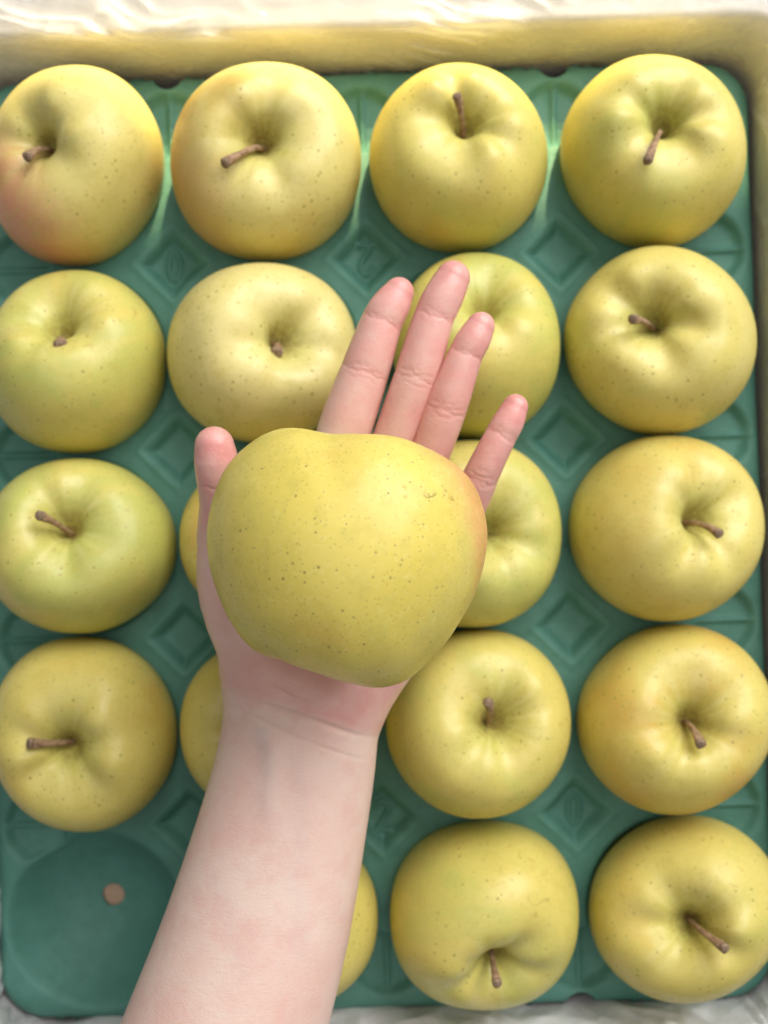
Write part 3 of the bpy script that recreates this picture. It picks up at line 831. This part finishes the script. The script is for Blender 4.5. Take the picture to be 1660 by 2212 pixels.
    for k in SPREAD:
        c = np.array(FING[k][0][:2]); d = FING_S[k][-1][:2] - c; d /= np.linalg.norm(d)
        fwd = np.clip(((co[:, :2] - c) @ d) / 0.004, 0, 1)
        w = np.exp(-np.maximum(chain(co, FING_S[k]), 0) / 0.0012)
        ws += w; mv += (w * fwd)[:, None] * (bend(co, k, -1) - co)
    co = co + mv / np.maximum(ws, 1)[:, None]
    nn = normals()
    # detail: creases, tendons, veins
    up = np.clip(nn[:, 2] * 2.2, 0, 1)
    s = F / (H - co[:, 2]); xy = np.stack([830 + co[:, 0] * s, 1106 - co[:, 1] * s], 1)
    ppm = 1 / s
    disp = np.zeros(N); crease = np.zeros(N)
    for c, d, hl, w, dep, fn in crease_lines():
        v = co - c; al = v @ d; side = np.stack([d[1], -d[0]]); lat = v[:, :2] @ side / np.linalg.norm(side)
        al = al + 0.00045 * np.sin(lat * 650 + c[0] * 4000 + w * 3e4) + 0.0002 * np.sin(lat * 1700 + c[1] * 3000) + 4.0 * lat ** 2
        m = np.exp(-(al / w) ** 2) * np.clip((hl * 1.25 - np.abs(lat)) / (hl * 0.4), 0, 1) * (np.abs(v[:, 2]) < 0.02) * up * own[fn]
        disp -= dep * m; crease = np.maximum(crease, m * min(1, dep / .00030))
    for fn in SPREAD:                                             # soft pads between the joints
        ch = FING[fn]
        for (i0, i1, amp) in ((1, 3, .00040), (3, 5, .00040), (5, 7, .00060)):
            a, b = np.array(ch[i0][:3]), np.array(ch[i1][:3]); ab = b - a
            t = ((co - a) @ ab) / ab.dot(ab)
            disp += own[fn] * amp * np.where((t > 0) & (t < 1), np.sin(np.clip(t, 0, 1) * math.pi) ** 0.8, 0) * np.clip(nn[:, 2] * 1.2 + 0.35, 0, 1)
    for pts, w, dep in WRIST:
        dd = poly_dist(xy, pts) * ppm
        m = np.exp(-(dd / w) ** 2) * up * (0.55 + 0.45 * np.sin(xy[:, 0] * 0.031 + dep * 9000) * np.sin(xy[:, 0] * 0.017 + 1))
        disp -= dep * 0.8 * m; crease = np.maximum(crease, m * min(1, dep / .0012) * 0.45)
    dd = poly_dist(xy, [(585, 1600), (590, 1680), (570, 1800), (540, 1960)]) * ppm   # tendon
    disp += 0.0007 * np.exp(-(dd / 0.0035) ** 2) * np.clip((1850 - xy[:, 1]) / 250, 0, 1) * np.clip((xy[:, 1] - 1560) / 40, 0, 1)
    vd = poly_dist(xy, [(565, 1585), (574, 1620), (580, 1660), (572, 1720), (590, 1800)]) * ppm
    vd2 = poly_dist(xy, [(640, 1640), (655, 1760), (640, 1900), (650, 2060)]) * ppm
    vd3 = poly_dist(xy, [(470, 1900), (500, 2010), (520, 2120)]) * ppm
    vein = 0.55 * np.exp(-(vd / 0.0030) ** 2) * np.clip((1840 - xy[:, 1]) / 200, 0, 1) + 0.22 * np.exp(-(vd2 / 0.003) ** 2) + 0.16 * np.exp(-(vd3 / 0.003) ** 2)
    disp += 0.00015 * np.exp(-(vd / 0.0030) ** 2)
    co = co + nn * disp[:, None]
    # blood colour: finger tips, joints, heel of the hand
    pink = np.zeros(N)
    for nme, ch in FING.items():
        tip = np.array(ch[-1][:3]); amt = {'thumb': 1.0, 'index': .95, 'middle': .95, 'ring': .9, 'little': .95}[nme]
        dtp = np.linalg.norm(co - tip, axis=1)
        pink = np.maximum(pink, amt * np.clip(1.25 - dtp / 0.020, 0, 1))
        dc_ = np.full(N, 1.0)
        for A in ch[2:]:
            dc_ = np.minimum(dc_, np.linalg.norm(co - np.array(A[:3]), axis=1))
        pink = np.maximum(pink, 0.70 * np.clip(1.6 - dc_ / 0.012, 0, 1))
        if nme != 'thumb':
            pink = np.maximum(pink, 0.50 * np.exp(-(np.linalg.norm(co - np.array(ch[3][:3]), axis=1) / 0.0105) ** 4))
    def blob(x, y, rx, ry, a):
        return a * np.exp(-(((xy[:, 0] - x) / rx) ** 2 + ((xy[:, 1] - y) / ry) ** 2))
    heel = np.clip((1492 + (xy[:, 0] - 494) * 0.315 - xy[:, 1] + 12) / 26, 0, 1)
    pink = np.maximum(pink, heel * blob(735, 1520, 190, 110, .72)); pink = np.maximum(pink, heel * blob(830, 1500, 100, 90, .60))
    pink = np.maximum(pink, heel * blob(590, 1465, 150, 80, .55)); pink = np.maximum(pink, blob(740, 1250, 300, 230, .55))
    pink = np.maximum(pink, blob(560, 2045, 60, 60, .12)); pink = np.maximum(pink, blob(540, 1745, 60, 90, .16))
    pink = np.maximum(pink, blob(452, 1180, 60, 150, .12))
    me.vertices.foreach_set('co', (co - o0).astype(np.float32).ravel()); me.update()
    me.polygons.foreach_set('use_smooth', [True] * len(me.polygons))
    fattr(me, 'pink', np.clip(pink, 0, 1)); fattr(me, 'crease', np.clip(crease, 0, 1)); fattr(me, 'vein', np.clip(vein, 0, 1))
    me.materials.append(M_SKIN)
    o = bpy.data.objects.new('person', me); C.objects.link(o); o.location = o0
    o['label'] = 'bare forearm and open hand, palm up with fingers spread, carrying the big apple'; o['category'] = 'person'
    return o
build_hand()

# ------------------------------------------------------------------ crumpled clear film lining the box
def build_film():
    per = 260; loop0 = rr_loop(0.0, 0.018, n=18, per=per)
    n = len(loop0)
    # profile: (outward offset from tray edge, z)
    prof = [(0.0030, 0.0180), (0.0032, 0.026), (0.0030, 0.033), (0.0028, 0.040), (0.0023, 0.046), (0.0026, 0.052), (0.0030, 0.058), (0.0032, 0.063), (0.0036, 0.0672),
            (0.0058, 0.0698), (0.0090, 0.0704), (0.0130, 0.0710), (0.0180, 0.0712), (0.0230, 0.0712), (0.0290, 0.0710), (0.0350, 0.0690), (0.0385, 0.062), (0.0395, 0.050), (0.0405, 0.036), (0.042, 0.020)]
    SUB = 4
    PR = []
    for a, b in zip(prof[:-1], prof[1:]):
        for t in range(SUB): PR.append((a[0] + (b[0] - a[0]) * t / SUB, a[1] + (b[1] - a[1]) * t / SUB))
    PR.append(prof[-1]); m = len(PR)
    wall_k = 9 * SUB
    V, milk = [], []
    def ridge(x, y, z):
        return 1 - min(1, abs(mnoise.noise(Vector((x, y, z)))) * 2.2)
    for i, (u, v) in enumerate(loop0):
        pu, pv = loop0[i - 1]; qu, qv = loop0[(i + 1) % n]
        tx, ty = qu - pu, qv - pv; l = math.hypot(tx, ty); nx, ny = ty / l, -tx / l
        near = max(0.0, min(1.0, (VB + 0.03 - v) / 0.03))        # the near side: loose bag, pushed inwards
        near = near * near * (3 - 2 * near)
        lefts = max(0.0, min(1.0, (-UE + 0.02 - u) / 0.02)) * max(0, min(1, (VB + 0.12 - v) / 0.06))
        loose = max(near, lefts)
        a = u * nx * 0 + (u * abs(ny) + v * abs(nx))            # distance along the side
        for k, (g, z) in enumerate(PR):
            q = k / SUB * 0.006                                  # distance across the film
            big = mnoise.noise(Vector((a * 17, q * 22, 1.7 + nx * 3 + ny * 5)))
            wx = a + 0.012 * mnoise.noise(Vector((a * 30, q * 30, 2.2))); wq = q + 0.012 * mnoise.noise(Vector((a * 30, q * 30, 6.2)))
            r1 = 1 - 2 * abs(mnoise.noise(Vector((wx * 22 + wq * 16, wq * 26 - wx * 8, 3.3 + nx + ny * 2))))
            r2 = 1 - 2 * abs(mnoise.noise(Vector((wx * 52 - wq * 44, wq * 50 + wx * 20, 8.1 + nx + ny * 2))))
            r3 = ridge(wx * 30 + wq * 62, wq * 14, 5.9 + nx - ny) * max(0.0, min(1.0, 0.35 + 2.2 * mnoise.noise(Vector((a * 14, q * 25, 4.4 + nx))))) * (1 - 0.85 * loose)  # diagonal streaks
            tight = 0.0022 * max(0, r3) ** 3 + 0.0006 * max(0, r2)
            ramp = min(1, k / (3.0 * SUB))
            arch = math.sin(min(1, k / (wall_k + 2)) * math.pi * 0.8) ** 0.7
            bulge = loose * arch * (0.0008 + 0.0045 * big + 0.0045 * r1 + 0.0022 * r2)
            gi = g - (tight * ramp if k < wall_k else 0) - bulge
            lift = 0.0034 * max(0, r3) ** 3 + 0.0012 * max(0, r2) + loose * (0.004 * big + 0.0060 * r1 + 0.0028 * r2)
            zz = z + lift * min(1, k / (wall_k * 0.6))
            if k >= wall_k: zz = max(zz, z)
            x, y = T(u + nx * gi, v + ny * gi)
            V.append((x - dz[0], y - dz[1], zz - 0.018)); milk.append(min(1.0, 0.15 + 0.72 * loose + 0.40 * max(0, r3) ** 4 * min(1, k / (4.0 * SUB))))
    Fc = []
    for i in range(n):
        j = (i + 1) % n
        for k in range(m - 1): Fc.append((i * m + k, j * m + k, j * m + k + 1, i * m + k + 1))
    o = mesh_obj('plastic_liner', V, Fc, M_FILM, loc=(dz[0], dz[1], 0.018))
    fattr(o.data, 'milky', milk)
    o['label'] = 'crumpled clear plastic liner draped over the box walls and rim'; o['category'] = 'plastic film'
build_film()
